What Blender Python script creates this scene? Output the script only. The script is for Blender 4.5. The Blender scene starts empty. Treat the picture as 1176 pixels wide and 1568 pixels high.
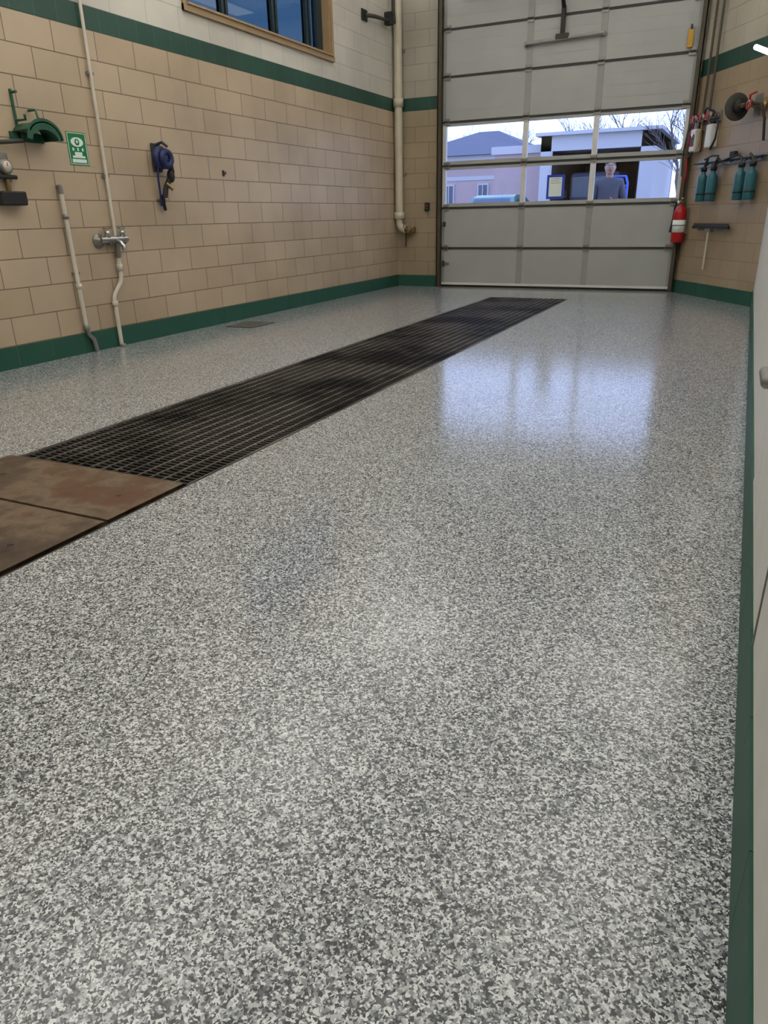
import bpy, bmesh, math, random
from mathutils import Vector, Matrix
random.seed(7)
sc=bpy.context.scene
col=sc.collection
def lin(r,g,b):
    f=lambda c:(c/255/12.92) if c/255<=.04045 else ((c/255+.055)/1.055)**2.4
    return (f(r),f(g),f(b),1)
# ------------------------------------------------------------ materials
def newmat(name):
    m=bpy.data.materials.new(name); m.use_nodes=True
    nt=m.node_tree; return m,nt,nt.nodes['Principled BSDF']
def N(nt,t,**kw):
    n=nt.nodes.new(t)
    for k,v in kw.items(): setattr(n,k,v)
    return n
def mat(name,c,rough=.5,metal=0,var=.12,scale=8,bump=0,spec=.5,stain=None):
    m,nt,b=newmat(name)
    tc=N(nt,'ShaderNodeTexCoord'); no=N(nt,'ShaderNodeTexNoise')
    no.inputs['Scale'].default_value=scale; no.inputs['Detail'].default_value=5
    nt.links.new(tc.outputs['Object'],no.inputs['Vector'])
    mx=N(nt,'ShaderNodeMix',data_type='RGBA')
    mx.inputs[6].default_value=[x*(1-var) for x in c[:3]]+[1]
    mx.inputs[7].default_value=[min(1,x*(1+var)) for x in c[:3]]+[1]
    nt.links.new(no.outputs['Fac'],mx.inputs[0]); out=mx.outputs[2]
    if stain:
        n2=N(nt,'ShaderNodeTexNoise'); n2.inputs['Scale'].default_value=stain; n2.inputs['Detail'].default_value=4; n2.inputs['Roughness'].default_value=.6
        nt.links.new(tc.outputs['Object'],n2.inputs['Vector'])
        mr=N(nt,'ShaderNodeMapRange'); mr.inputs[1].default_value=.40; mr.inputs[2].default_value=.58; mr.inputs[3].default_value=.12; mr.inputs[4].default_value=1
        nt.links.new(n2.outputs['Fac'],mr.inputs[0])
        vm=N(nt,'ShaderNodeVectorMath',operation='SCALE'); nt.links.new(out,vm.inputs[0]); nt.links.new(mr.outputs[0],vm.inputs['Scale']); out=vm.outputs[0]
    nt.links.new(out,b.inputs['Base Color'])
    b.inputs['Roughness'].default_value=rough; b.inputs['Metallic'].default_value=metal
    b.inputs['Specular IOR Level'].default_value=spec
    if bump:
        bp=N(nt,'ShaderNodeBump'); bp.inputs['Strength'].default_value=bump; bp.inputs['Distance'].default_value=.01
        nt.links.new(no.outputs['Fac'],bp.inputs['Height']); nt.links.new(bp.outputs[0],b.inputs['Normal'])
    return m
def emit(name,c,s):
    m,nt,b=newmat(name)
    b.inputs['Base Color'].default_value=c
    b.inputs['Emission Color'].default_value=c; b.inputs['Emission Strength'].default_value=s
    return m
def glassmat(name,tint,refl=.06):
    m,nt,b=newmat(name)
    nt.nodes.remove(b); out=nt.nodes['Material Output']
    t=N(nt,'ShaderNodeBsdfTransparent'); t.inputs[0].default_value=tint
    g=N(nt,'ShaderNodeBsdfGlossy'); g.inputs['Roughness'].default_value=.03
    mx=N(nt,'ShaderNodeMixShader'); mx.inputs[0].default_value=refl
    nt.links.new(t.outputs[0],mx.inputs[1]); nt.links.new(g.outputs[0],mx.inputs[2]); nt.links.new(mx.outputs[0],out.inputs[0])
    return m
def math_(nt,op,a,b=None):
    n=N(nt,'ShaderNodeMath',operation=op)
    for i,v in enumerate((a,b)):
        if v is None: continue
        if isinstance(v,(int,float)): n.inputs[i].default_value=v
        else: nt.links.new(v,n.inputs[i])
    return n.outputs[0]
Z0,Z1=2.30,2.455
def blockwall(name,axis,low,low2,up,mort,green,z0=Z0,z1=Z1,bw=.405):
    m,nt,b=newmat(name)
    tc=N(nt,'ShaderNodeTexCoord'); sp=N(nt,'ShaderNodeSeparateXYZ'); nt.links.new(tc.outputs['Object'],sp.inputs[0])
    h=sp.outputs[axis]; z=sp.outputs[2]
    ab=math_(nt,'GREATER_THAN',z,z1); ge=math_(nt,'GREATER_THAN',z,z0)
    off=math_(nt,'MULTIPLY',ab,z1-z0)
    zz=math_(nt,'SUBTRACT',math_(nt,'SUBTRACT',z,z0-11*.195),off)
    cb=N(nt,'ShaderNodeCombineXYZ'); nt.links.new(math_(nt,'ADD',h,40.1),cb.inputs[0]); nt.links.new(zz,cb.inputs[1])
    def brick(c1,c2,mo,w,rh,ms):
        br=N(nt,'ShaderNodeTexBrick'); br.inputs['Scale'].default_value=1
        br.inputs['Color1'].default_value=c1; br.inputs['Color2'].default_value=c2; br.inputs['Mortar'].default_value=mo
        br.inputs['Brick Width'].default_value=w; br.inputs['Row Height'].default_value=rh
        br.inputs['Mortar Size'].default_value=ms; br.inputs['Mortar Smooth'].default_value=.4; br.inputs['Bias'].default_value=0
        nt.links.new(cb.outputs[0],br.inputs['Vector']); return br
    b1=brick(low,low2,mort,bw,.195,.0045)
    upm=[x*.72 for x in up[:3]]+[1]
    b2=brick(up,[x*.94 for x in up[:3]]+[1],upm,bw,.195,.004)
    b3=brick(green,[x*.8 for x in green[:3]]+[1],[x*1.7 for x in green[:3]]+[1],.2,5,.003)
    def mix(f,a,c):
        mx=N(nt,'ShaderNodeMix',data_type='RGBA'); nt.links.new(f,mx.inputs[0]); nt.links.new(a,mx.inputs[6]); nt.links.new(c,mx.inputs[7]); return mx.outputs[2]
    c=mix(ge,b1.outputs[0],b3.outputs[0]); c=mix(ab,c,b2.outputs[0])
    no=N(nt,'ShaderNodeTexNoise'); no.inputs['Scale'].default_value=1.3; no.inputs['Detail'].default_value=6
    nt.links.new(tc.outputs['Object'],no.inputs['Vector'])
    rp=N(nt,'ShaderNodeMapRange'); rp.inputs[1].default_value=.3; rp.inputs[2].default_value=.7; rp.inputs[3].default_value=.82; rp.inputs[4].default_value=1.08
    nt.links.new(no.outputs['Fac'],rp.inputs[0])
    vm=N(nt,'ShaderNodeVectorMath',operation='SCALE'); nt.links.new(c,vm.inputs[0]); nt.links.new(rp.outputs[0],vm.inputs['Scale'])
    nt.links.new(vm.outputs[0],b.inputs['Base Color'])
    b.inputs['Roughness'].default_value=.42
    fine=N(nt,'ShaderNodeTexNoise'); fine.inputs['Scale'].default_value=120; fine.inputs['Detail'].default_value=3
    nt.links.new(tc.outputs['Object'],fine.inputs['Vector'])
    hh=math_(nt,'SUBTRACT',math_(nt,'MULTIPLY',fine.outputs['Fac'],.25),b1.outputs['Fac'])
    bp=N(nt,'ShaderNodeBump'); bp.inputs['Strength'].default_value=.5; bp.inputs['Distance'].default_value=.004
    nt.links.new(hh,bp.inputs['Height']); nt.links.new(bp.outputs[0],b.inputs['Normal'])
    return m
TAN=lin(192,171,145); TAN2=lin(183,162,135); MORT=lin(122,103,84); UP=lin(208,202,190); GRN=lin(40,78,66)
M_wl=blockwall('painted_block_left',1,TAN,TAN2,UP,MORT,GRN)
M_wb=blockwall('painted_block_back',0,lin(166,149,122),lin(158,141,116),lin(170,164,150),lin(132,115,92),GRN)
M_wa=blockwall('painted_block_corner',0,lin(162,143,117),lin(154,135,109),lin(186,178,162),lin(138,119,94),GRN,2.39,2.56)  # corner wall's dimmer light is put into these darker block tones
M_base=mat('green_base',lin(42,84,70),.55,var=.15,scale=5,spec=.3)
def flake():
    m,nt,b=newmat('epoxy_flake')
    tc=N(nt,'ShaderNodeTexCoord')
    no=N(nt,'ShaderNodeTexNoise'); no.inputs['Scale'].default_value=115; no.inputs['Detail'].default_value=2
    nt.links.new(tc.outputs['Object'],no.inputs['Vector'])
    s1=N(nt,'ShaderNodeVectorMath',operation='SCALE'); s1.inputs['Scale'].default_value=.008; nt.links.new(no.outputs['Color'],s1.inputs[0])
    ad=N(nt,'ShaderNodeVectorMath',operation='ADD'); nt.links.new(tc.outputs['Object'],ad.inputs[0]); nt.links.new(s1.outputs[0],ad.inputs[1])
    def vor(scale):
        v=N(nt,'ShaderNodeTexVoronoi'); v.voronoi_dimensions='2D'; v.inputs['Scale'].default_value=scale; nt.links.new(ad.outputs[0],v.inputs['Vector'])
        s=N(nt,'ShaderNodeSeparateColor'); nt.links.new(v.outputs['Color'],s.inputs[0]); return s
    a=vor(190); c=vor(360)
    def ramp(fac,stops):
        r=N(nt,'ShaderNodeValToRGB'); r.color_ramp.interpolation='CONSTANT'
        e=r.color_ramp.elements
        e[0].position=stops[0][0]; e[0].color=stops[0][1]; e[1].position=stops[1][0]; e[1].color=stops[1][1]
        for p,k in stops[2:]:
            x=e.new(p); x.color=k
        nt.links.new(fac,r.inputs[0]); return r
    st=[(0,lin(28,30,32)),(.21,lin(82,85,88)),(.40,lin(134,137,140)),(.60,lin(180,183,184)),(.80,lin(218,220,220))]
    r1=ramp(a.outputs[0],st); r2=ramp(c.outputs[0],st)
    sel=math_(nt,'GREATER_THAN',c.outputs[1],.6)
    mx=N(nt,'ShaderNodeMix',data_type='RGBA'); nt.links.new(sel,mx.inputs[0]); nt.links.new(r1.outputs[0],mx.inputs[6]); nt.links.new(r2.outputs[0],mx.inputs[7])
    nt.links.new(mx.outputs[2],b.inputs['Base Color'])
    b.inputs['Roughness'].default_value=.5; b.inputs['Specular IOR Level'].default_value=.3
    b.inputs['Coat Weight'].default_value=1; b.inputs['Coat Roughness'].default_value=.13; b.inputs['Coat IOR'].default_value=1.5
    n2=N(nt,'ShaderNodeTexNoise'); n2.inputs['Scale'].default_value=60; n2.inputs['Detail'].default_value=2
    nt.links.new(tc.outputs['Object'],n2.inputs['Vector'])
    bp=N(nt,'ShaderNodeBump'); bp.inputs['Strength'].default_value=.22; bp.inputs['Distance'].default_value=.002
    nt.links.new(n2.outputs['Fac'],bp.inputs['Height'])
    nt.links.new(bp.outputs[0],b.inputs['Normal']); nt.links.new(bp.outputs[0],b.inputs['Coat Normal'])
    return m
M_floor=flake()
M_door=mat('door_panel_grey',lin(166,167,163),.5,var=.10,scale=3)
M_doorst=mat('door_stile',lin(148,148,143),.5)
M_dark=mat('dark_rubber',lin(28,27,26),.6)
M_seam=mat('seam_dark',lin(60,58,54),.7)
M_track=mat('track_brown',lin(78,70,56),.6,.2)
M_wht=mat('white_paint',lin(212,211,205),.5)
M_pvc=mat('pvc_white',lin(208,200,184),.4)
M_pipe=mat('painted_pipe',lin(196,186,164),.4)
M_chrome=mat('chrome',lin(180,180,178),.25,1)
M_cast=mat('cast_grey',lin(140,138,130),.4,.6)
M_brass=mat('brass',lin(140,114,72),.4,.8)
M_red=mat('red_paint',lin(170,22,24),.3)
M_blue=mat('navy_blue',lin(26,38,84),.5)
M_teal=mat('teal_plastic',lin(38,96,106),.45)
M_green=mat('green_enamel',lin(34,84,62),.4)
M_sign=mat('sign_green',lin(14,120,66),.4,var=.03)
M_signw=mat('sign_white',lin(225,235,228),.4,var=.02)
M_wood=mat('window_casing',lin(160,134,100),.5)
M_mull=mat('window_mullion',lin(30,48,54),.4)
M_glass=glassmat('clear_glass',(.93,.96,1,1),.04)
M_tint=glassmat('tinted_glass',(.17,.25,.30,1),.08)
M_galv=mat('grate_rod',lin(140,134,127),.5,.3,var=.3,scale=2,stain=1.4)
M_grate=mat('grate_bar',lin(80,75,70),.5,.3,var=.4,scale=3,stain=1.4)
M_trench=mat('trench_concrete',lin(46,40,35),.9)
def rust():
    m,nt,b=newmat('rusty_plate')
    tc=N(nt,'ShaderNodeTexCoord'); no=N(nt,'ShaderNodeTexNoise'); no.inputs['Scale'].default_value=2.2; no.inputs['Detail'].default_value=10; no.inputs['Roughness'].default_value=.62
    nt.links.new(tc.outputs['Object'],no.inputs['Vector'])
    r=N(nt,'ShaderNodeValToRGB'); e=r.color_ramp.elements
    e[0].position=.33; e[0].color=lin(58,48,39); e[1].position=.68; e[1].color=lin(100,62,40)
    x=e.new(.44); x.color=lin(86,70,55); x=e.new(.50); x.color=lin(112,95,76); x=e.new(.56); x.color=lin(92,68,50)
    nt.links.new(no.outputs['Fac'],r.inputs[0]); nt.links.new(r.outputs[0],b.inputs['Base Color'])
    n2=N(nt,'ShaderNodeTexNoise'); n2.inputs['Scale'].default_value=14; n2.inputs['Detail'].default_value=6
    nt.links.new(tc.outputs['Object'],n2.inputs['Vector'])
    mr=N(nt,'ShaderNodeMapRange'); mr.inputs[3].default_value=.35; mr.inputs[4].default_value=.75; nt.links.new(n2.outputs['Fac'],mr.inputs[0]); nt.links.new(mr.outputs[0],b.inputs['Roughness'])
    b.inputs['Specular IOR Level'].default_value=.3
    return m
M_rust=rust()
M_ceil=mat('ceiling_white',lin(205,204,200),.9)
# ------------------------------------------------------------ mesh builder
class MB:
    def __init__(s): s.v=[];s.f=[];s.m=[];s.mats=[];s.sm=[]
    def mi(s,m):
        if m not in s.mats: s.mats.append(m)
        return s.mats.index(m)
    def add(s,v,f,m,smooth=False):
        o=len(s.v); s.v+= [tuple(x) for x in v]; k=s.mi(m)
        for q in f: s.f.append([i+o for i in q]); s.m.append(k); s.sm.append(smooth)
    def box(s,x0,x1,y0,y1,z0,z1,m,bev=0):
        if x0>x1:x0,x1=x1,x0
        if y0>y1:y0,y1=y1,y0
        if z0>z1:z0,z1=z1,z0
        if bev:
            bm=bmesh.new(); bmesh.ops.create_cube(bm,size=1)
            for v in bm.verts: v.co=Vector((x0+(v.co.x+.5)*(x1-x0),y0+(v.co.y+.5)*(y1-y0),z0+(v.co.z+.5)*(z1-z0)))
            bmesh.ops.bevel(bm,geom=bm.edges[:],offset=bev,segments=2,affect='EDGES',profile=.5)
            bm.verts.index_update()
            s.add([v.co for v in bm.verts],[[v.index for v in f.verts] for f in bm.faces],m); bm.free(); return
        v=[(x,y,z) for x in(x0,x1) for y in(y0,y1) for z in(z0,z1)]
        s.add(v,[(0,1,3,2),(4,6,7,5),(0,4,5,1),(2,3,7,6),(0,2,6,4),(1,5,7,3)],m)
    def tube(s,pts,r,m,n=14,cap=True,radii=None):
        P=[Vector(p) for p in pts]; rings=[]
        up=None
        for i,p in enumerate(P):
            if i==0: d=P[1]-P[0]
            elif i==len(P)-1: d=P[-1]-P[-2]
            else: d=(P[i+1]-P[i]).normalized()+(P[i]-P[i-1]).normalized()
            d.normalize()
            if up is None:
                up=d.orthogonal().normalized()
            up=(up-d*up.dot(d)).normalized(); w=d.cross(up)
            rr=radii[i] if radii else r
            rings.append([p+(up*math.cos(2*math.pi*k/n)+w*math.sin(2*math.pi*k/n))*rr for k in range(n)])
        v=[q for R in rings for q in R]; f=[]
        for i in range(len(P)-1):
            for k in range(n):
                a=i*n+k;b=i*n+(k+1)%n; f.append((a,b,b+n,a+n))
        s.add(v,f,m,True)
        if cap:
            s.add(rings[0],[list(range(n))[::-1]],m); s.add(rings[-1],[list(range(n))],m)
    def lathe(s,prof,c,m,axis='z',n=20):
        c=Vector(c); v=[]
        for r,h in prof:
            for k in range(n):
                a=2*math.pi*k/n; x,y=r*math.cos(a),r*math.sin(a)
                q={'z':(x,y,h),'x':(h,x,y),'y':(x,h,y)}[axis]
                v.append(c+Vector(q))
        f=[]
        for i in range(len(prof)-1):
            for k in range(n):
                a=i*n+k;b=i*n+(k+1)%n; f.append((a,b,b+n,a+n) if axis!='y' else (a,a+n,b+n,b))
        f.append(list(range(n))); f.append([(len(prof)-1)*n+k for k in range(n)])
        s.add(v,f,m,True)
    def sph(s,c,r,m,sc_=(1,1,1),n=16):
        v=[];f=[];c=Vector(c)
        for i in range(n//2+1):
            t=math.pi*i/(n//2)
            for k in range(n):
                a=2*math.pi*k/n
                v.append(c+Vector((r*sc_[0]*math.sin(t)*math.cos(a),r*sc_[1]*math.sin(t)*math.sin(a),r*sc_[2]*math.cos(t))))
        for i in range(n//2):
            for k in range(n):
                a=i*n+k;b=i*n+(k+1)%n; f.append((a,a+n,b+n,b))
        s.add(v,f,m,True)
    def ring(s,c,R,r,m,axis='z',n=24,a0=0,a1=2*math.pi):
        pts=[]
        for i in range(n+1):
            a=a0+(a1-a0)*i/n; x,y=R*math.cos(a),R*math.sin(a)
            pts.append(Vector(c)+Vector({'z':(x,y,0),'x':(0,x,y),'y':(x,0,y)}[axis]))
        s.tube(pts,r,m,8)
    def done(s,name,mw=None,parent=None):
        me=bpy.data.meshes.new(name); me.from_pydata(s.v,[],s.f)
        for m in s.mats: me.materials.append(m)
        for p,k,sm in zip(me.polygons,s.m,s.sm): p.material_index=k; p.use_smooth=sm
        bm=bmesh.new(); bm.from_mesh(me); bmesh.ops.recalc_face_normals(bm,faces=bm.faces); bm.to_mesh(me); bm.free()
        me.update()
        o=bpy.data.objects.new(name,me); col.objects.link(o)
        if mw is not None: o.matrix_world=mw
        if parent: o.parent=parent
        return o
XL,XR,YB,H=-.70,4.112,-14.0,4.5
# ------------------------------------------------------------ shell
GX0,GX1,GY0,GY1=1.14,2.12,-9.75,-1.20   # trench opening
b=MB()
for a in [(XL-.2,GX0,YB-.2,.25),(GX1,XR+.2,YB-.2,.25),(GX0,GX1,YB-.2,GY0),(GX0,GX1,GY1,.25)]:
    b.box(a[0],a[1],a[2],a[3],-.06,0,M_floor)
b.box(GX0-.1,GX0,GY0,GY1,-.45,-.06,M_trench); b.box(GX1,GX1+.1,GY0,GY1,-.45,-.06,M_trench)
b.box(GX0,GX1,GY0-.1,GY0,-.45,-.06,M_trench); b.box(GX0,GX1,GY1,GY1+.1,-.45,-.06,M_trench)
b.box(GX0-.1,GX1+.1,GY0-.1,GY1+.1,-.5,-.45,M_trench)
b.done('floor')
WY0,WY1,WZ0,WZ1=-4.36,-1.80,2.69,3.95
b=MB()
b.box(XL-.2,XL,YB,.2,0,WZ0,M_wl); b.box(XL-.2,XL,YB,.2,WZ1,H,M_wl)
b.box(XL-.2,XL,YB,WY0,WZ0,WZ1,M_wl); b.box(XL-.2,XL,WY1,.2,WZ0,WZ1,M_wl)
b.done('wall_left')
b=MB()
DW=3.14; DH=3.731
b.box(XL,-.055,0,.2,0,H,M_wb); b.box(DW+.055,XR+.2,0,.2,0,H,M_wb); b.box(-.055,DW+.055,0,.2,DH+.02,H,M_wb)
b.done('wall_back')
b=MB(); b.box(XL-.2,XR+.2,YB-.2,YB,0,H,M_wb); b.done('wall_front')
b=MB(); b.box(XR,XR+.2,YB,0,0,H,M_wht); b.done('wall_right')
A=Vector((3.2,0,0)); Bv=Vector((XR,-1.46,0)); u=(Bv-A).normalized(); into=Vector((-u.y,u.x,0)); LA=(Bv-A).length
MA=Matrix(((u.x,into.x,0,A.x),(u.y,into.y,0,A.y),(0,0,1,0),(0,0,0,1)))
b=MB()
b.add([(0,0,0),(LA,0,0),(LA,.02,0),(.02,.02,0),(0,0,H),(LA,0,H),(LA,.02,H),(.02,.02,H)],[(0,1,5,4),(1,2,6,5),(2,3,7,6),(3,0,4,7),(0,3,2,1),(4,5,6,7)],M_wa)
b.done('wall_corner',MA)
b=MB(); b.box(XL-.2,XR+.2,YB-.2,.2,H,H+.15,M_ceil)
b.done('ceiling')
def base(name,x0,x1,y0,y1,mw=None,ax=1,z=.152):
    b=MB(); 
    L0,L1=(y0,y1) if ax==1 else (x0,x1); n=max(1,round((L1-L0)/.305)); 
    for i in range(n):
        a=L0+(L1-L0)*i/n+.0012; c=L0+(L1-L0)*(i+1)/n-.0012
        if ax==1: b.box(x0,x1,a,c,0,z,M_base)
        else: b.box(a,c,y0,y1,0,z,M_base)
    if ax==1: b.box(x0,x1-.002,y0,y1,0,z-.002,M_pvc) if x0<0 else b.box(x0+.002,x1,y0,y1,0,z-.002,M_base)
    return b.done(name,mw)
base('baseboard_left',XL,XL+.012,YB,0); base('baseboard_right',XR-.008,XR,YB,-1.47,z=.17)
base('baseboard_back',XL+.014,-.06,-.012,0,ax=0); base('baseboard_corner',.0,LA,-.012,0,MA,ax=0)
# ------------------------------------------------------------ window left
b=MB()
cx=XL
oy0,oy1,oz0,oz1=WY0-.045,WY1+.045,WZ0-.05,WZ1+.05
b.box(cx,cx+.03,oy0,oy1,oz0,WZ0,M_wood); b.box(cx,cx+.03,oy0,oy1,WZ1,oz1,M_wood)
b.box(cx,cx+.022,oy0,WY0,oz0,oz1,M_wood); b.box(cx,cx+.022,WY1,oy1,oz0,oz1,M_wood)
b.box(cx-.16,cx+.045,WY0,WY1,WZ0,WZ0+.018,M_wood)
b.box(cx-.16,cx,WY1-.015,WY1,WZ0,WZ1,M_wood); b.box(cx-.16,cx,WY0,WY0+.015,WZ0,WZ1,M_wood); b.box(cx-.16,cx,WY0,WY1,WZ1-.015,WZ1,M_wood)
fx0,fx1=cx-.15,cx-.09
y0,y1=WY0+.015,WY1-.015; z0,z1=WZ0+.018,WZ1-.015
b.box(fx0,fx1,y0,y1,z0,z0+.04,M_mull); b.box(fx0,fx1,y0,y1,z1-.05,z1,M_mull)
b.box(fx0,fx1,y0,y0+.05,z0,z1,M_mull); b.box(fx0,fx1,y1-.13,y1,z0,z1,M_mull)
for yy in (-3.66,-2.80,-2.12):
    b.box(fx0,fx1,yy-.05,yy-.012,z0,z1,M_mull); b.box(fx0,fx1,yy+.012,yy+.05,z0,z1,M_mull); b.box(fx0,fx0+.03,yy-.05,yy+.05,z0,z1,M_pvc)
b.box(cx-.125,cx-.12,y0,y1,z0,z1,M_tint)
b.done('window_1')
# ------------------------------------------------------------ overhead door
S=.533; b=MB()
xs=[0,1.15,2.05,DW]
for i in range(7):
    za,zb=i*S+(.03 if i==0 else .008),(i+1)*S-.008
    if i in (2,3):
        b.box(0,DW,.004,.05,za,za+.045,M_door); b.box(0,DW,.004,.05,zb-.045,zb,M_door)
        for k,x in enumerate(xs):
            w=.05 if k in(0,3) else .032
            b.box(max(0,x-w),min(DW,x+w),.002,.05,za,zb,M_wht)
        b.box(.03,DW-.03,.024,.028,za+.03,zb-.03,M_glass)
    else:
        b.box(0,DW,.006,.05,za,zb,M_door,.004)
        for k in (1,2,3):
            zz=za+(zb-za)*k/4; b.box(.05,DW-.05,.0045,.01,zz-.003,zz+.003,M_door)
        for k,x in enumerate(xs):
            w=.04; b.box(max(0,x-w),min(DW,x+w),.001,.02,za+.004,zb-.004,M_doorst)
    if i: b.box(0,DW,.012,.045,i*S-.012,i*S+.012,M_seam); 
    if i:
        b.box(0,DW,-.001,.009,i*S-.020,i*S-.008,M_seam)
        for x in (.06,1.15,2.05,DW-.06):
            b.box(x-.04,x+.04,-.012,.002,i*S-.04,i*S+.04,M_cast); b.tube([(x-.035,-.016,i*S),(x+.035,-.016,i*S)],.012,M_seam,8)
b.box(0,DW,.01,.045,0,.03,M_dark)
b.box(-.0,DW,-.002,.012,.03,.06,M_wht)
b.box(.02,.06,-.03,.0,.82,.88,M_seam,.005); b.box(.02,.05,-.03,.0,.28,.36,M_seam,.005); b.box(.02,.12,-.02,-.001,.31,.34,M_cast)
d=b.done('door_1')
for side,x0,x1 in (('l',-.055,0),('r',DW,DW+.055)):
    b=MB()
    s=1 if side=='r' else -1
    b.box(x0+.002,x1-.002,0,.1,0,DH+.02,M_track)
    xm=(x0+x1)/2
    b.box(xm-.006+s*.02,xm+.006+s*.02,-.075,0,.02,DH-.05,M_track); b.box(xm-.03,xm+.03,-.075,-.07,.02,DH-.05,M_track)
    pts=[(xm,-.05,DH-.06)]+[(xm,-.05-.38*(1-math.cos(t)),DH-.06+.38*math.sin(t)) for t in [math.pi/2*i/8 for i in range(1,9)]]+[(xm,-3.2,DH+.32)]
    b.tube(pts,.028,M_cast,8)
    for i in range(1,7): b.tube([(xm-.02,-.04,i*S),(xm+.02,-.04,i*S)],.025,M_seam,10)
    b.done('trim_1' if side=='l' else 'trim_2')
b=MB()
b.tube([(1.10,-.04,2.925),(2.06,-.04,2.95)],.02,M_doorst,10); b.box(1.09,1.12,-.04,-.002,2.90,2.95,M_cast); b.box(2.04,2.07,-.04,-.002,2.92,2.97,M_cast)
b.box(1.535,1.585,-.06,-.01,2.96,3.28,M_dark,.008); b.box(1.48,1.64,-.062,-.018,2.93,2.99,M_seam,.006)
b.tube([(1.56,-.04,3.26),(1.56,-.6,DH+.1),(1.56,-2.5,DH+.2)],.025,M_dark,10)
b.tube([(.4,-.16,3.60),(2.7,-.16,3.60)],.03,M_dark,10)
for x in (.5,1.56,2.6): b.box(x-.03,x+.03,-.2,-.002,3.56,3.70,M_seam)
b.tube([(.3,-.16,3.60),(1.4,-.16,3.60)],.07,M_dark,16)
b.done('door_opener')
b=MB(); b.box(3.01,3.07,-.042,-.020,2.70,2.88,mat('yellow_tag',lin(200,150,40),.5),.004); b.box(3.03,3.05,-.04,-.014,2.86,2.93,M_seam); b.done('yellow_door_latch')
# ------------------------------------------------------------ grate and plates
b=MB()
gy0,gy1=-8.20,-1.215; gx0,gx1=1.155,2.105
y=gy0+.01
while y<gy1-.004:
    b.box(gx0,gx1,y-.003,y+.003,-.028,-.003,M_grate); y+=.030
n=14
for i in range(n+1):
    x=gx0+.004+(gx1-gx0-.008)*i/n
    b.box(x-.0028,x+.0028,gy0,gy1,-.010 if 0<i<n else -.03,-.001,M_galv)
for k in range(1,8):
    y=gy0+(gy1-gy0)*k/8; b.box(gx0,gx1,y-.004,y+.004,-.03,-.0015,M_grate)
b.box(gx0-.015,gx0-.004,gy0-1.5,gy1+.014,-.055,-.0008,M_seam); b.box(gx1+.004,gx1+.015,gy0-1.5,gy1+.014,-.055,-.0008,M_dark); b.box(gx0,gx1,gy1+.004,gy1+.014,-.055,-.0008,M_grate)
b.done('trench_grate')
for (a,c) in ((-8.61,-8.21),(-9.16,-8.625),(-9.73,-9.175)):
    b=MB(); b.box(GX0-.04,GX1-.03,a,c,.0005,.005,M_rust,.002); b.box(GX0+.02,GX1-.04,a,c,-.02,.0005,M_rust)
    for x in (1.3,1.95): b.lathe([(.010,.005),(.010,.006)],(x,(a+c)/2,0),M_seam,n=10)
    b.done('trench_cover_plate')
b=MB()
dx,dy=-.36,-4.28
b.box(dx-.16,dx+.16,dy-.2,dy+.2,0,.004,M_seam,.0015)
for i in range(9): b.box(dx-.13,dx+.13,dy-.168+i*.04,dy-.150+i*.04,.004,.005,M_cast)
b.done('floor_drain')
# ------------------------------------------------------------ back corner pipe
b=MB()
px,py=-.622,-.090
b.tube([(px,py,H-.01),(px,py,.93)],.055,M_pipe,20)
b.lathe([(.07,0),(.07,.1)],(px,py,2.35),M_pipe); b.lathe([(.072,0),(.072,.09)],(px,py,.93),M_pipe)
b.tube([(px,py,.95),(px,py,.86),(px+.03,py,.81),(px+.09,py,.785),(px+.2,py,.78)],.05,M_pipe,16)
b.lathe([(.07,0),(.07,.035)],(px+.13,py,.78),M_cast,'x'); b.tube([(px+.16,py,.78),(px+.24,py,.78)],.045,M_brass,14)
b.sph((px+.15,py-.02,.78),.062,M_brass); b.tube([(px+.15,py-.02,.80),(px+.15,py-.1,.84)],.012,M_cast,8)
b.ring((px+.15,py-.1,.84),.04,.008,M_cast,'y')
b.tube([(px+.1,py,.74),(px+.1,py,.55)],.012,M_seam,8)
b.box(px-.075,px+.07,-.034,-.002,1.5,1.53,M_cast); b.box(px-.075,px+.07,-.034,-.002,3.0,3.03,M_cast)
b.done('vertical_water_pipe')
b=MB()
b.box(XL+.001,XL+.02,-1.0,-.86,3.20,3.32,M_dark,.004)
b.tube([(XL+.028,-.93,3.26),(XL+.10,-.80,3.26),(XL+.10,-.24,3.30),(XL+.09,-.24,3.45),(XL+.09,-.24,4.0)],.022,M_seam,10)
b.box(XL+.05,XL+.15,-.45,-.36,3.24,3.38,M_dark,.01)
b.done('pipe_bracket')
b=MB(); b.box(-.25,-.185,-.045,-.001,1.03,1.14,M_dark,.008); b.lathe([(.012,-.058),(.012,-.045)],(-.217,0,1.10),M_red,'y'); b.lathe([(.012,-.058),(.012,-.045)],(-.217,0,1.06),M_sign,'y'); b.done('door_push_button_station')
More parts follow.
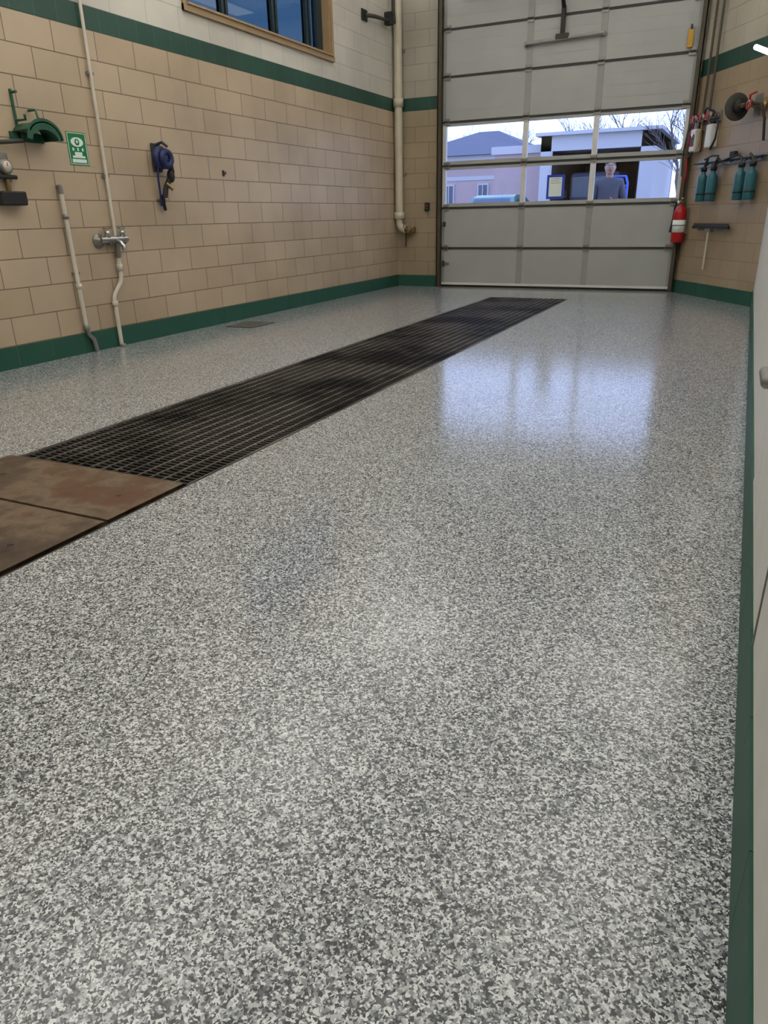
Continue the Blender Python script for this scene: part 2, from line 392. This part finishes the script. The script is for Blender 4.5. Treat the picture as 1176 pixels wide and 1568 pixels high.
# ------------------------------------------------------------ left wall items
b=MB()
y=-5.59
b.tube([(XL+.025,y,H-.01),(XL+.025,y,.87)],.0125,M_pvc,12)
for z in (1.3,2.0,2.9): b.box(XL+.001,XL+.03,y-.03,y+.03,z,z+.018,M_cast)
b.box(XL+.001,XL+.05,-5.68,-5.50,.80,.87,M_cast,.008)
b.lathe([(.055,0.001),(.055,.012),(.03,.02),(.03,.05)],(XL,-5.76,.835),M_cast,'x'); b.lathe([(.05,0.001),(.05,.012),(.03,.02),(.03,.05)],(XL,-5.52,.835),M_cast,'x')
b.tube([(XL+.05,-5.78,.84),(XL+.055,-5.50,.84)],.026,M_chrome,14)
for yy in (-5.70,-5.54):
    b.lathe([(.02,0),(.02,.04),(.01,.05),(.01,.06)],(XL+.055,yy,.86),M_chrome); b.ring((XL+.055,yy,.925),.026,.006,M_cast); b.tube([(XL+.03,yy,.925),(XL+.08,yy,.925)],.006,M_cast,6)
b.tube([(XL+.055,-5.62,.83),(XL+.10,-5.62,.82),(XL+.13,-5.62,.79),(XL+.13,-5.62,.76)],.018,M_chrome,12)
b.tube([(XL+.05,-5.60,.83),(XL+.03,-5.60,.70)],.022,M_cast,12)
b.tube([(XL+.03,-5.60,.74),(XL+.03,-5.60,.55),(XL+.03,-5.615,.51),(XL+.03,-5.69,.43),(XL+.03,-5.71,.40),(XL+.03,-5.71,.0)],.017,M_pvc,12)
b.lathe([(.024,0),(.024,.05)],(XL+.03,-5.60,.60),M_pvc); b.lathe([(.024,0),(.024,.04)],(XL+.03,-5.71,.33),M_pvc); b.lathe([(.03,0),(.024,.02)],(XL+.045,-5.71,0),M_cast)
b.done('service_faucet')
b=MB(); y=-6.05
b.tube([(XL+.03,y-.02,1.21),(XL+.03,y,.19)],.016,M_pvc,12)
b.tube([(XL+.03,y,.2),(XL+.03,y+.01,.14),(XL+.035,y+.05,.10),(XL+.035,y+.065,.0)],.018,M_cast,12)
b.lathe([(.024,0),(.024,.04)],(XL+.03,y,.18),M_cast); b.lathe([(.023,0),(.023,.03)],(XL+.03,y-.005,.5),M_pvc); b.lathe([(.023,0),(.023,.03)],(XL+.03,y-.015,1.0),M_cast)
b.tube([(XL+.03,y-.02,1.17),(XL+.03,y-.02,1.22)],.019,M_cast,10); b.tube([(XL+.001,y-.02,1.22),(XL+.035,y-.02,1.22)],.014,M_cast,10)
b.box(XL,XL+.03,y-.03,y+.03,.6,.618,M_cast)
b.done('drain_pipe')
b=MB(); a0,a1,z0,z1=-5.905,-5.72,1.375,1.60
b.box(XL,XL+.003,a0,a1,z0,z1,M_sign); X=XL+.003; X2=XL+.0038
def rb(y0,y1,za,zb,m=M_signw,lift=0): b.box(X,X2+lift,y0,y1,za,zb,m)
rb(a0+.006,a1-.006,z1-.01,z1-.006); rb(a0+.006,a1-.006,z0+.006,z0+.010); rb(a0+.006,a0+.010,z0+.006,z1-.006); rb(a1-.010,a1-.006,z0+.006,z1-.006)
cy,cz=(a0+a1)/2,z0+.158
lens=[(X2,cy+.060*math.cos(t),cz+.032*math.sin(t)) for t in [2*math.pi*i/24 for i in range(24)]]
b.add(lens,[list(range(24))],M_signw)
b.lathe([(.023,0),(.023,.0005)],(X2,cy,cz),M_sign,'x'); b.lathe([(.010,0.0005),(.010,.001)],(X2,cy,cz),M_signw,'x')
for i,yy in enumerate((-.045,-.0,.045)):
    rb(cy+yy-.007,cy+yy+.007,z0+.098,z0+.118)
rb(cy-.060,cy+.060,z0+.05,z0+.064); rb(cy-.035,cy+.035,z0+.064,z0+.09); rb(cy-.068,cy+.068,z0+.018,z0+.042)
b.done('eyewash_sign')
b=MB(); yb=-4.97
b.box(XL,XL+.02,yb-.05,yb+.05,1.36,1.58,M_seam,.004)
b.ring((XL+.06,yb,1.47),.062,.032,M_blue,'x'); b.ring((XL+.10,yb+.02,1.46),.055,.028,M_blue,'x'); b.sph((XL+.07,yb,1.46),.055,M_blue,(1,1,1.1))
b.tube([(XL+.02,yb,1.57),(XL+.09,yb,1.585),(XL+.14,yb,1.55)],.012,M_seam,8)
b.tube([(XL+.10,yb+.06,1.43),(XL+.09,yb+.085,1.36),(XL+.07,yb+.06,1.30),(XL+.06,yb+.02,1.24),(XL+.05,yb,1.16)],.022,M_dark,10)
b.sph((XL+.08,yb+.075,1.33),.034,M_dark,(1,1,1.6))
b.tube([(XL+.06,yb-.05,1.42),(XL+.05,yb-.055,1.30),(XL+.04,yb-.04,1.18),(XL+.03,yb-.03,1.09)],.009,M_blue,8)
b.tube([(XL+.05,yb-.02,1.18),(XL+.04,yb-.01,1.10),(XL+.03,yb+.01,1.06)],.014,M_dark,8)
b.tube([(XL+.07,yb+.02,1.27),(XL+.11,yb+.05,1.22)],.015,M_brass,8)
b.box(XL,XL+.03,yb-.05,yb+.04,1.13,1.145,M_brass)
b.done('hanging_air_hose')
b=MB(); b.box(XL,XL+.012,-4.062,-4.038,1.36,1.41,M_dark,.003); b.tube([(XL+.01,-4.05,1.39),(XL+.03,-4.05,1.375),(XL+.032,-4.05,1.40)],.006,M_dark,8); b.done('wall_hook')
b=MB(); yc=-6.28
b.box(XL,XL+.012,-6.40,-6.12,1.50,1.56,M_green,.003)
b.box(XL,XL+.012,yc-.055,yc-.035,1.50,1.82,M_green,.003)
b.tube([(XL+.01,yc-.045,1.80),(XL+.06,yc-.045,1.80)],.009,M_green,8)
b.tube([(XL+.01,yc-.045,1.63),(XL+.10,yc-.045,1.63),(XL+.10,yc-.045,1.66)],.009,M_green,8)
b.tube([(XL+.01,yc+.07,1.70),(XL+.08,yc+.07,1.70),(XL+.10,yc+.07,1.62)],.009,M_green,8)
v=[];f=[];n=14
for i in range(n+1):
    t=math.pi*(.0+.85*i/n)
    yy,zz=.14*math.cos(t),.11*math.sin(t)
    for xx,k in ((.0,1),(.17,1),(.17,.93),(.0,.93)): v.append((XL+.01+xx,yc+.03+yy*k,1.51+zz*k))
for i in range(n):
    for k in range(4):
        f.append((i*4+k,i*4+(k+1)%4,i*4+4+(k+1)%4,i*4+4+k))
f+= [(0,1,2,3),(n*4,n*4+1,n*4+2,n*4+3)]
b.add(v,f,M_green,True)
v=[(XL+.18,yc+.03+.155*math.cos(math.pi*i/n),1.51+.13*math.sin(math.pi*i/n)) for i in range(n+1)]
v+=[(XL+.18,yc+.03+.11*math.cos(math.pi*i/n),1.50+.07*math.sin(math.pi*i/n)) for i in range(n,-1,-1)]
b.add(v,[(i,i+1,2*n-i,2*n+1-i) for i in range(n)],M_green)
b.tube([(XL+.001,-6.55,1.48),(XL+.05,-6.45,1.49),(XL+.08,-6.36,1.50)],.014,M_seam,8)
b.done('hose_hanger')
b=MB()
b.box(XL,XL+.02,-6.60,-6.46,1.24,1.42,M_cast,.003)
b.lathe([(.04,.02),(.045,.03),(.045,.055),(.038,.06)],(XL,-6.51,1.335),M_cast,'x'); b.lathe([(.033,.058),(.033,.061)],(XL,-6.51,1.335),M_pvc,'x'); b.box(XL+.061,XL+.063,-6.513,-6.507,1.335,1.36,M_red)
b.tube([(XL+.03,-6.51,1.30),(XL+.03,-6.51,1.18)],.016,M_brass,10); b.tube([(XL+.04,-6.58,1.27),(XL+.04,-6.44,1.27)],.014,M_dark,10)
b.box(XL,XL+.09,-6.62,-6.42,1.09,1.18,M_dark,.01); b.tube([(XL+.05,-6.42,1.13),(XL+.05,-6.40,1.13)],.02,M_cast,10)
b.done('air_regulator')
# ------------------------------------------------------------ corner wall items (local: x along wall, -y out, z up)
b=MB()
ex,ey=.135,-.105
b.lathe([(.0,.60),(.06,.60),(.072,.612),(.075,.64),(.075,.94),(.068,.975),(.045,1.005),(.028,1.02),(.026,1.04)],(ex,ey,0),M_red)
b.lathe([(.0762,.72),(.0762,.86)],(ex,ey,0),M_signw,n=20)
b.lathe([(.022,1.04),(.022,1.075),(.014,1.08)],(ex,ey,0),M_brass)
b.tube([(ex,ey,1.07),(ex+.07,ey-.03,1.105)],.010,M_cast,8); b.tube([(ex,ey,1.08),(ex+.075,ey-.03,1.135)],.010,M_dark,8)
b.lathe([(.018,0),(.018,.012)],(ex-.02,ey-.035,1.06),M_signw,'y',12)
b.tube([(ex-.02,ey,1.065),(ex-.07,ey-.02,1.06),(ex-.092,ey-.03,1.0),(ex-.085,ey-.04,.88),(ex-.07,ey-.06,.78)],.011,M_dark,8)
b.tube([(ex-.07,ey-.06,.80),(ex-.065,ey-.065,.72)],.011,M_dark,10,radii=[.011,.02])
b.box(ex-.03,ex+.03,-.032,-.001,.70,1.0,M_cast,.003)
b.ring((ex,ey,.80),.078,.004,M_seam)
b.done('fire_extinguisher',MA)
b=MB()
b.tube([(.26,-.05,H-.01),(.26,-.05,1.95)],.014,M_track,10); b.tube([(.40,-.05,H-.01),(.40,-.05,1.97)],.014,M_track,10)
b.box(.14,.60,-.02,-.001,1.88,1.99,M_cast,.004)
b.tube([(.14,-.06,1.94),(.60,-.06,1.94)],.030,M_chrome,14)
for x in (.2,.36,.52):
    b.lathe([(.045,0),(.045,.015),(.03,.03)],(x,-.12,1.94),M_cast,'y'); b.ring((x,-.14,1.94),.036,.007,M_red,'y'); b.tube([(x-.04,-.14,1.94),(x+.04,-.14,1.94)],.006,M_red,6); b.tube([(x,-.14,1.94),(x,-.05,1.94)],.012,M_brass,8)
b.tube([(.2,-.06,1.93),(.19,-.07,1.8),(.2,-.07,1.62)],.03,M_cast,12); b.sph((.2,-.07,1.77),.05,M_chrome)
b.box(.14,.26,-.11,-.02,1.60,1.84,M_pvc,.015); b.box(.155,.245,-.113,-.11,1.66,1.78,M_seam)
b.box(.46,.58,-.10,-.001,1.62,1.86,M_wht,.015); b.lathe([(.03,1.86),(.03,1.89)],(.52,-.05,0),M_dark)
b.tube([(.42,-.06,1.92),(.50,-.06,1.84)],.014,M_brass,8)
b.tube([(.2,-.07,1.62),(.14,-.08,1.57),(.10,-.07,1.56)],.012,M_seam,8)
b.tube([(.14,-.06,1.93),(.06,-.07,1.80),(.03,-.06,1.6),(.07,-.06,1.40),(.03,-.06,1.25)],.012,M_red,8)
b.tube([(.12,-.06,1.93),(.02,-.08,1.84),(-.01,-.09,1.6),(.02,-.09,1.35)],.010,M_seam,8)
b.tube([(.30,-.06,1.93),(.33,-.08,1.80),(.30,-.08,1.64),(.36,-.08,1.60)],.011,M_brass,8)
b.tube([(.56,-.06,1.93),(.66,-.07,1.84),(.64,-.07,1.70),(.56,-.07,1.60)],.011,M_dark,8)
b.tube([(.30,-.06,1.96),(.42,-.10,2.03),(.56,-.08,1.98),(.62,-.06,1.90)],.012,M_dark,8)
b.done('chemical_mixing_station',MA)
b=MB()
b.tube([(1.10,-.16,1.95),(1.40,-.16,1.95)],.022,M_brass,12)
b.lathe([(.02,-.03),(.125,-.006),(.13,.006),(.13,.018),(.12,.024),(.03,.03)],(1.13,-.16,1.95),M_seam,'x',28)
b.lathe([(.06,.03),(.06,.07),(.07,.075),(.07,.09)],(1.13,-.16,1.95),M_dark,'x',20)
b.box(1.25,1.29,-.18,-.001,1.93,1.97,M_cast); b.box(1.21,1.33,-.012,-.001,1.85,2.05,M_cast)
b.lathe([(.035,0),(.035,.05)],(1.34,-.16,1.95),M_chrome,'x'); b.tube([(1.36,-.16,1.98),(1.36,-.16,2.03),(1.46,-.16,2.04)],.010,M_red,8)
b.ring((1.42,-.20,1.93),.034,.007,M_red,'y'); b.tube([(1.42,-.20,1.93),(1.42,-.01,1.93)],.018,M_brass,8)
b.lathe([(.05,0),(.05,.02)],(1.42,-.05,1.93),M_brass,'y')
b.tube([(1.40,-.16,1.95),(1.54,-.14,1.93),(1.57,-.1,1.80),(1.58,-.08,1.60)],.013,M_dark,8)
b.done('hose_reel',MA)
b=MB()
b.box(.24,1.58,-.012,-.001,1.43,1.50,M_cast,.003); b.box(.24,1.58,-.07,-.012,1.462,1.474,M_seam)
def gun(x,lean):
    b.lathe([(.0,1.06),(.05,1.06),(.055,1.075),(.055,1.30),(.048,1.33),(.028,1.345),(.026,1.39)],(x,-.075,0),M_teal)
    b.lathe([(.0565,1.13),(.0565,1.145)],(x,-.075,0),M_dark)
    b.lathe([(.034,1.38),(.034,1.42)],(x,-.075,0),M_dark)
    b.tube([(x,-.075,1.41),(x+lean*.4,-.075,1.47),(x+lean,-.08,1.50)],.013,M_seam,8)
    b.tube([(x,-.075,1.42),(x,-.02,1.462)],.008,M_cast,6)
for x in (.50,.71): gun(x,.07)
for x in (1.26,1.46): gun(x,-.07)
b.tube([(.78,-.08,1.50),(.85,-.08,1.46),(.98,-.08,1.48),(1.16,-.08,1.50)],.010,M_dark,8)
b.tube([(.50,-.08,1.50),(.66,-.09,1.53),(.78,-.08,1.52)],.010,M_seam,8)
b.tube([(1.0,-.02,1.47),(1.0,-.06,1.44),(.98,-.06,1.50)],.008,M_seam,6); b.box(.94,1.04,-.05,-.012,1.50,1.55,M_dark,.008)
b.done('spray_nozzle_rack',MA)
b=MB()
b.box(.40,1.17,-.075,-.045,.765,.80,M_dark,.004); b.box(.41,1.16,-.063,-.057,.80,.825,M_seam)
b.tube([(.76,-.06,.765),(.73,-.045,.32)],.013,M_pipe,10); b.box(.71,.81,-.075,-.03,.73,.77,M_cast,.004)
b.tube([(.56,-.001,.755),(.56,-.085,.755),(.56,-.085,.775)],.007,M_cast,6); b.tube([(.98,-.001,.755),(.98,-.085,.755),(.98,-.085,.775)],.007,M_cast,6)
b.done('floor_squeegee',MA)
M_tube=emit('lamp_tube',(1,.98,.95,1),6)
b=MB(); b.tube([(3.78,-1.80,2.35),(4.0,-2.22,2.19)],.022,M_tube,12); b.tube([(4.0,-2.22,2.19),(XR-.02,-2.44,2.11)],.028,M_seam,12); b.box(XR-.02,XR,-2.50,-2.38,2.05,2.17,M_seam); b.done('wall_work_lamp')
b=MB()
b.box(XR-.006,XR,-9.9,-7.9,.19,2.1,M_wht); 
for y in (-8.9,): b.box(XR-.009,XR,y-.004,y+.004,.19,2.1,M_cast)
b.box(XR-.012,XR-.006,-9.26,-9.16,.66,.84,M_cast,.003)
b.tube([(XR-.01,-9.2,.76),(XR-.07,-9.2,.76),(XR-.08,-9.18,.755),(XR-.08,-9.08,.75)],.009,M_cast,10)
b.done('wall_cabinet')
# ------------------------------------------------------------ unseen pendants added for soft ceiling bounce (mostly uplight, some downlight)
def added_uplight(x,y,z,L,Eu,Ed,name='added_pendant_uplight',w=.28,colr=(1,.99,.975)):
    b=MB(); b.box(x-w/2-.02,x+w/2+.02,y-L/2-.02,y+L/2+.02,z,z+.05,M_wht,.006)
    b.box(x-w/2,x+w/2,y-L/2,y+L/2,z-.004,z,M_signw); b.box(x-w/2,x+w/2,y-L/2,y+L/2,z+.05,z+.054,M_signw)
    for s in(-1,1):
        for t in (-1,1): b.tube([(x+t*w/3,y+s*L/3,z+.05),(x+t*w/3,y+s*L/3,H-.003)],.004,M_cast,6)
    o=b.done(name)
    for k,(E,dz) in enumerate(((Ed,-.012),(Eu,.066))):
        ld=bpy.data.lights.new('lamp','AREA'); ld.shape='RECTANGLE'; ld.size=w; ld.size_y=L; ld.energy=E; ld.color=colr
        lo=bpy.data.objects.new('lamp',ld); col.objects.link(lo); lo.location=(x,y,z+dz)
        if k: lo.rotation_euler=(math.pi,0,0)
        lo.parent=o
for y in (-2.4,-5.3,-8.2,-11.1):
    added_uplight(.3,y,3.28,1.5,66,1.5)
    added_uplight(3.3,y,3.28,1.5,62,1.5)
# ------------------------------------------------------------ outside
M_asph=mat('asphalt',lin(120,122,126),.6,var=.2,scale=2)
b=MB(); b.box(-45,30,.25,70,-.1,-.03,M_asph); b.done('ground')
M_pink=mat('building_stucco',lin(186,162,160),.8,var=.04); M_roof=mat('shingle_roof',lin(104,106,118),.8,var=.15,scale=14); M_trimw=mat('building_trim',lin(192,190,192),.6,var=.03)
M_bwin=mat('building_window',lin(70,84,104),.2)
b=MB()
b.box(-16,-5.3,25,33,-.03,3.15,M_pink); b.box(-16.1,-5.2,24.85,33.1,3.15,3.5,M_trimw)
b.add([(-12.2,24.6,3.5),(-5,24.6,3.5),(-5,33.3,3.5),(-12.2,33.3,3.5),(-8.9,28,4.75),(-7.9,28,4.75)],[(0,1,5,4),(1,2,5),(2,3,4,5),(3,0,4)],M_roof)
b.add([(-16.5,24.6,3.5),(-9,24.6,3.5),(-9,33.3,3.5),(-16.5,33.3,3.5),(-15,28,4.4),(-10,28,4.4)],[(0,1,5,4),(1,2,5),(2,3,4,5),(3,0,4)],M_roof)
b.box(-16.02,-5.28,24.97,25.0,2.45,2.62,M_trimw)
for x in (-14,-12,-9.3,-7.6,-6.1):
    b.box(x-.3,x+.25,24.93,25,1.3,2.3,M_trimw); b.box(x-.23,x+.18,24.91,24.95,1.37,2.23,M_bwin); b.box(x-.05,x-.01,24.9,24.93,1.37,2.23,M_trimw)
b.done('neighbouring_building')
M_int=mat('garage_interior',lin(58,52,50),.9,var=.3)
b=MB()
gx0_,gx1_=-2.7,.95
b.box(gx0_,gx0_+.35,16,22,-.03,3.3,M_trimw); b.box(gx1_-.45,gx1_,16,22,-.03,3.3,M_trimw); b.box(gx0_,gx1_,16,22,2.85,3.35,M_trimw)
b.box(gx0_,gx1_,21.8,22,-.03,3.3,M_int); b.box(gx0_-.15,gx1_+.15,15.8,22.2,3.3,3.40,M_trimw)
b.box(gx0_+.35,gx0_+.4,16.1,22,0,2.85,M_int); b.box(gx1_-.5,gx1_-.45,16.1,22,0,2.85,M_int); b.box(gx0_+.35,gx1_-.45,16.3,22,2.8,2.85,M_int)
b.box(-4.6,gx0_,17,22,-.03,2.9,M_pink); b.box(-4.7,gx0_,16.9,22,2.9,3.15,M_trimw)
b.box(gx0_+.36,gx0_+.40,15.98,16.02,0,2.85,M_trimw)
b.done('detached_garage')
M_truck=mat('truck_paint',lin(92,98,116),.3); 
b=MB()
tx,ty=-1.1,16.4
b.box(tx-.95,tx+.95,ty,ty+3.2,.55,1.35,M_truck,.08); b.box(tx-.85,tx+.85,ty+.9,ty+3.0,1.3,2.25,M_truck,.15)
b.box(tx-.75,tx+.75,ty+.88,ty+.93,1.45,2.08,M_bwin); b.box(tx-.6,tx+.6,ty-.03,ty+.02,.75,1.15,M_dark,.01); b.box(tx-1,tx+1,ty-.1,ty+.05,.4,.62,M_cast,.03)
for s in(-1,1):
    b.lathe([(.12,-.03),(.12,.02)],(tx+s*.78,ty,1.05),M_signw,'y'); b.box(tx+s*1.0-.06,tx+s*1.0+.06,ty+.95,ty+1.05,1.45,1.7,M_dark,.02)
    for yy in (ty+.65,ty+2.5): b.lathe([(.38,-.12),(.4,-.1),(.4,.1),(.38,.12)],(tx+s*.86,yy,.37),M_dark,'x')
b.done('pickup_truck')
M_car=mat('car_paint_green',lin(104,140,128),.25,.3)
b=MB(); cx0=-2.95; cy0=10.0
prof=[(0,.35),(0,.72),(.25,.82),(1.1,.95),(1.75,1.42),(2.1,1.49),(3.0,1.47),(3.7,1.05),(4.25,.95),(4.35,.6),(4.3,.35)]
v=[];W=.86
for t,z in prof:
    k=W if z<.97 else W-.22*(z-.9)/.5
    v+=[(cx0-k,cy0+t,z),(cx0+k,cy0+t,z)]
f=[(2*i,2*i+1,2*i+3,2*i+2) for i in range(len(prof)-1)]+[(0,2*len(prof)-2,2*len(prof)-1,1)]
f+=[[2*i for i in range(len(prof))],[2*i+1 for i in range(len(prof))]]
b.add(v,f,M_car)
b.add([(cx0-.62,cy0+1.13,.985),(cx0+.62,cy0+1.13,.985),(cx0+.54,cy0+1.68,1.385),(cx0-.54,cy0+1.68,1.385)],[(0,1,2,3)],M_bwin)
for s in(-1,1):
    b.add([(cx0+s*.875,cy0+1.3,.98),(cx0+s*.68,cy0+1.85,1.36),(cx0+s*.68,cy0+2.95,1.36),(cx0+s*.875,cy0+3.5,1.0)],[(0,1,2,3)],M_bwin)
    for yy in(.8,3.5): b.lathe([(.30,-.1),(.33,-.08),(.33,.08),(.30,.1)],(cx0+s*.80,cy0+yy,.30),M_dark,'x')
    b.box(cx0+s*.55-.14,cx0+s*.55+.14,cy0-.02,cy0+.03,.58,.70,M_signw,.01)
b.done('parked_car')
M_bl=mat('blue_frame',lin(50,90,190),.4)
b=MB(); hx,hy=1.15,8.0
for s in(-.2,.2): b.tube([(hx+s,hy,.12),(hx+s,hy,1.55),(hx+s*.7,hy+.08,1.7)],.025,M_bl,8)
for z in(.3,.7,1.1,1.5): b.tube([(hx-.2,hy,z),(hx+.2,hy,z)],.02,M_bl,8)
b.tube([(hx-.14,hy+.08,1.7),(hx+.14,hy+.08,1.7)],.022,M_bl,8)
b.box(hx-.22,hx+.22,hy-.3,hy,-.02,.0,M_cast)
for s in(-.25,.25): b.lathe([(.13,-.03),(.15,-.02),(.15,.02),(.13,.03)],(hx+s,hy+.06,.12),M_dark,'x')
b.done('hand_truck')
M_bark=mat('bark',lin(104,98,98),.9)
def tree(name,x,y,h,seed,r0=.12):
    rnd=random.Random(seed); b=MB()
    def grow(p,d,L,r,dep):
        q=p+d*L; m=p+d*L*.5+Vector((rnd.uniform(-1,1),rnd.uniform(-1,1),0))*L*.06
        b.tube([p,m,q],r,M_bark,5 if dep<3 else 3,cap=False,radii=[r,r*.85,r*.65])
        if dep>=6: return
        for k in range(3 if dep<5 else 2):
            nd=(d+Vector((rnd.uniform(-1,1),rnd.uniform(-1,1),rnd.uniform(-.15,.55)))*.75).normalized()
            grow(q if k<2 else m,nd,L*rnd.uniform(.62,.85),r*.6,dep+1)
    grow(Vector((x,y,-.05)),Vector((0,0,1)),h*.26,r0,0)
    b.done(name)
tree('bare_tree',2.0,13.5,5.2,3,.09); tree('bare_tree',1.55,19,6,5,.12); tree('bare_tree',-3.4,34,8.5,9,.16); tree('bare_tree',-12,40,8,11,.16); tree('bare_tree',3.4,17,7,13)
b=MB(); b.box(1.47,1.70,.018,.0235,1.14,1.43,mat('notice_blue',lin(30,70,190),.4,var=.03)); b.box(1.50,1.67,.0165,.018,1.17,1.40,M_signw)
for k in range(3): b.box(1.52,1.65-.02*(k%2),.016,.0165,1.38-k*.025,1.384-k*.025,M_seam)
b.done('window_notice')
# ------------------------------------------------------------ man
M_jkt=mat('grey_jacket',lin(92,95,106),.85,var=.15,scale=20,bump=.2); M_jean=mat('dark_jeans',lin(46,54,78),.85); M_skin=mat('skin',lin(195,150,128),.55,var=.05); M_hair=mat('grey_hair',lin(84,78,74),.8); M_boot=mat('boots',lin(50,40,34),.6)
man=bpy.data.objects.new('man',None); col.objects.link(man)
def skin(name,V,E,Rr,m,sub=2):
    me=bpy.data.meshes.new(name); me.from_pydata(V,E,[]); o=bpy.data.objects.new(name,me); col.objects.link(o)
    me.materials.append(m); o.parent=man
    mo=o.modifiers.new('s','SKIN'); mo.use_smooth_shade=True
    for i,r in enumerate(Rr):
        sv=me.skin_vertices[0].data[i]; sv.radius=r if isinstance(r,tuple) else (r,r); sv.use_root=(i==0)
    ss=o.modifiers.new('b','SUBSURF'); ss.levels=sub; ss.render_levels=sub
    return o
skin('jacket',[(0,0,.90),(0,0,1.10),(0,-.005,1.30),(0,0,1.42),(0,0,1.50),(-.17,0,1.43),(-.25,.03,1.14),(-.10,-.20,1.10),(.17,0,1.43),(.25,.03,1.14),(.10,-.22,1.14)],
 [(0,1),(1,2),(2,3),(3,4),(3,5),(5,6),(6,7),(3,8),(8,9),(9,10)],[(.175,.125),(.165,.12),(.185,.125),(.13,.09),(.075,.07),.078,.062,.046,.078,.062,.046],M_jkt)
skin('trousers',[(0,0,.93),(-.09,0,.84),(-.11,-.02,.48),(-.12,.0,.09),(.09,0,.84),(.12,-.02,.48),(.13,.0,.09)],[(0,1),(1,2),(2,3),(0,4),(4,5),(5,6)],[(.15,.11),.095,.068,.058,.095,.068,.058],M_jean)
for s in(-1,1):
    skin('boot',[(s*.125,.04,.05),(s*.13,-.06,.045),(s*.14,-.17,.035)],[(0,1),(1,2)],[.05,.05,.04],M_boot)
    w=Vector((s*.09,-.22,1.10+(.04 if s>0 else 0))); V=[tuple(w),tuple(w+Vector((-s*.05,-.03,0))),tuple(w+Vector((-s*.085,-.035,0)))]; E=[(0,1),(1,2)]; Rr=[.025,(.018,.035),(.015,.036)]
    skin('palm',V,E,Rr,M_skin,1)
    for k,(dz,l) in enumerate(((.028,.06),(.010,.068),(-.010,.064),(-.028,.05))):
        p=w+Vector((-s*.085,-.035,dz)); skin('finger_%d'%k,[tuple(p),tuple(p+Vector((-s*l*.45,-.008,0))),tuple(p+Vector((-s*l*.75,.010,-.004))),tuple(p+Vector((-s*l*.85,.03,-.006)))],[(0,1),(1,2),(2,3)],[.009,.0085,.008,.007],M_skin,1)
    p=w+Vector((-s*.03,-.03,.02)); skin('thumb',[tuple(p),tuple(p+Vector((-s*.02,-.02,.035))),tuple(p+Vector((-s*.045,-.02,.05)))],[(0,1),(1,2)],[.012,.010,.009],M_skin,1)
b=MB()
b.tube([(0,.01,1.46),(0,0,1.58)],.055,M_skin,14)
b.sph((0,0,1.645),.1,M_skin,(.80,.98,1.18),24); b.sph((0,-.03,1.585),.06,M_skin,(.95,1,.85)); 
b.tube([(0,-.092,1.665),(0,-.112,1.632),(0,-.098,1.622)],.01,M_skin,8,radii=[.007,.013,.010])
for s in(-1,1):
    b.sph((s*.03,-.088,1.655),.011,M_signw,(1.2,.6,.8),10); b.sph((s*.03,-.0945,1.655),.005,M_dark,(1,.5,1),8); b.sph((s*.081,.005,1.645),.022,M_skin,(.4,.8,1.3),10)
    b.tube([(s*.016,-.096,1.675),(s*.045,-.088,1.677)],.004,M_hair,6)
b.tube([(-.024,-.090,1.593),(0,-.096,1.592),(.024,-.090,1.593)],.005,mat('lips',lin(170,100,92),.5),6)
b.sph((0,.012,1.672),.1,M_hair,(.84,1.0,1.04),24)
b.done('head',parent=man)
skin('hood_collar',[(0,.07,1.50),(-.07,.04,1.50),(-.06,-.05,1.47),(.07,.04,1.50),(.06,-.05,1.47)],[(0,1),(1,2),(0,3),(3,4)],[.035,.03,.02,.03,.02],M_jkt,1)
man.location=(1.84,2.6,-.03); man.rotation_euler=(0,0,math.radians(12))
# ------------------------------------------------------------ world
w=bpy.data.worlds.new('sky'); sc.world=w; w.use_nodes=True; nt=w.node_tree; bg=nt.nodes['Background']
tc=N(nt,'ShaderNodeTexCoord'); sp=N(nt,'ShaderNodeSeparateXYZ'); nt.links.new(tc.outputs['Generated'],sp.inputs[0])
r=N(nt,'ShaderNodeValToRGB'); e=r.color_ramp.elements; e[0].position=0; e[0].color=(.62,.74,1,1); e[1].position=.6; e[1].color=(.36,.48,.9,1)
x=e.new(.12); x.color=(.54,.65,1,1)
nt.links.new(sp.outputs[2],r.inputs[0]); nt.links.new(r.outputs[0],bg.inputs[0]); bg.inputs[1].default_value=2.8
# ------------------------------------------------------------ camera
cd=bpy.data.cameras.new('camera'); cam=bpy.data.objects.new('camera',cd); col.objects.link(cam)
cd.sensor_fit='VERTICAL'; cd.sensor_height=36; cd.lens=1092.3679/1568*36; cd.clip_start=.02
R=[[0.90265,-0.14881,0.40382],[0.42994,0.35352,-0.83077],[-0.01913,0.92351,0.38309]]; c=(3.9794,-10.2698,.9736)
cam.matrix_world=Matrix([R[i]+[c[i]] for i in range(3)]+[[0,0,0,1]])
sc.camera=cam
sc.view_settings.view_transform='Standard'; sc.view_settings.look='None'; sc.view_settings.exposure=0
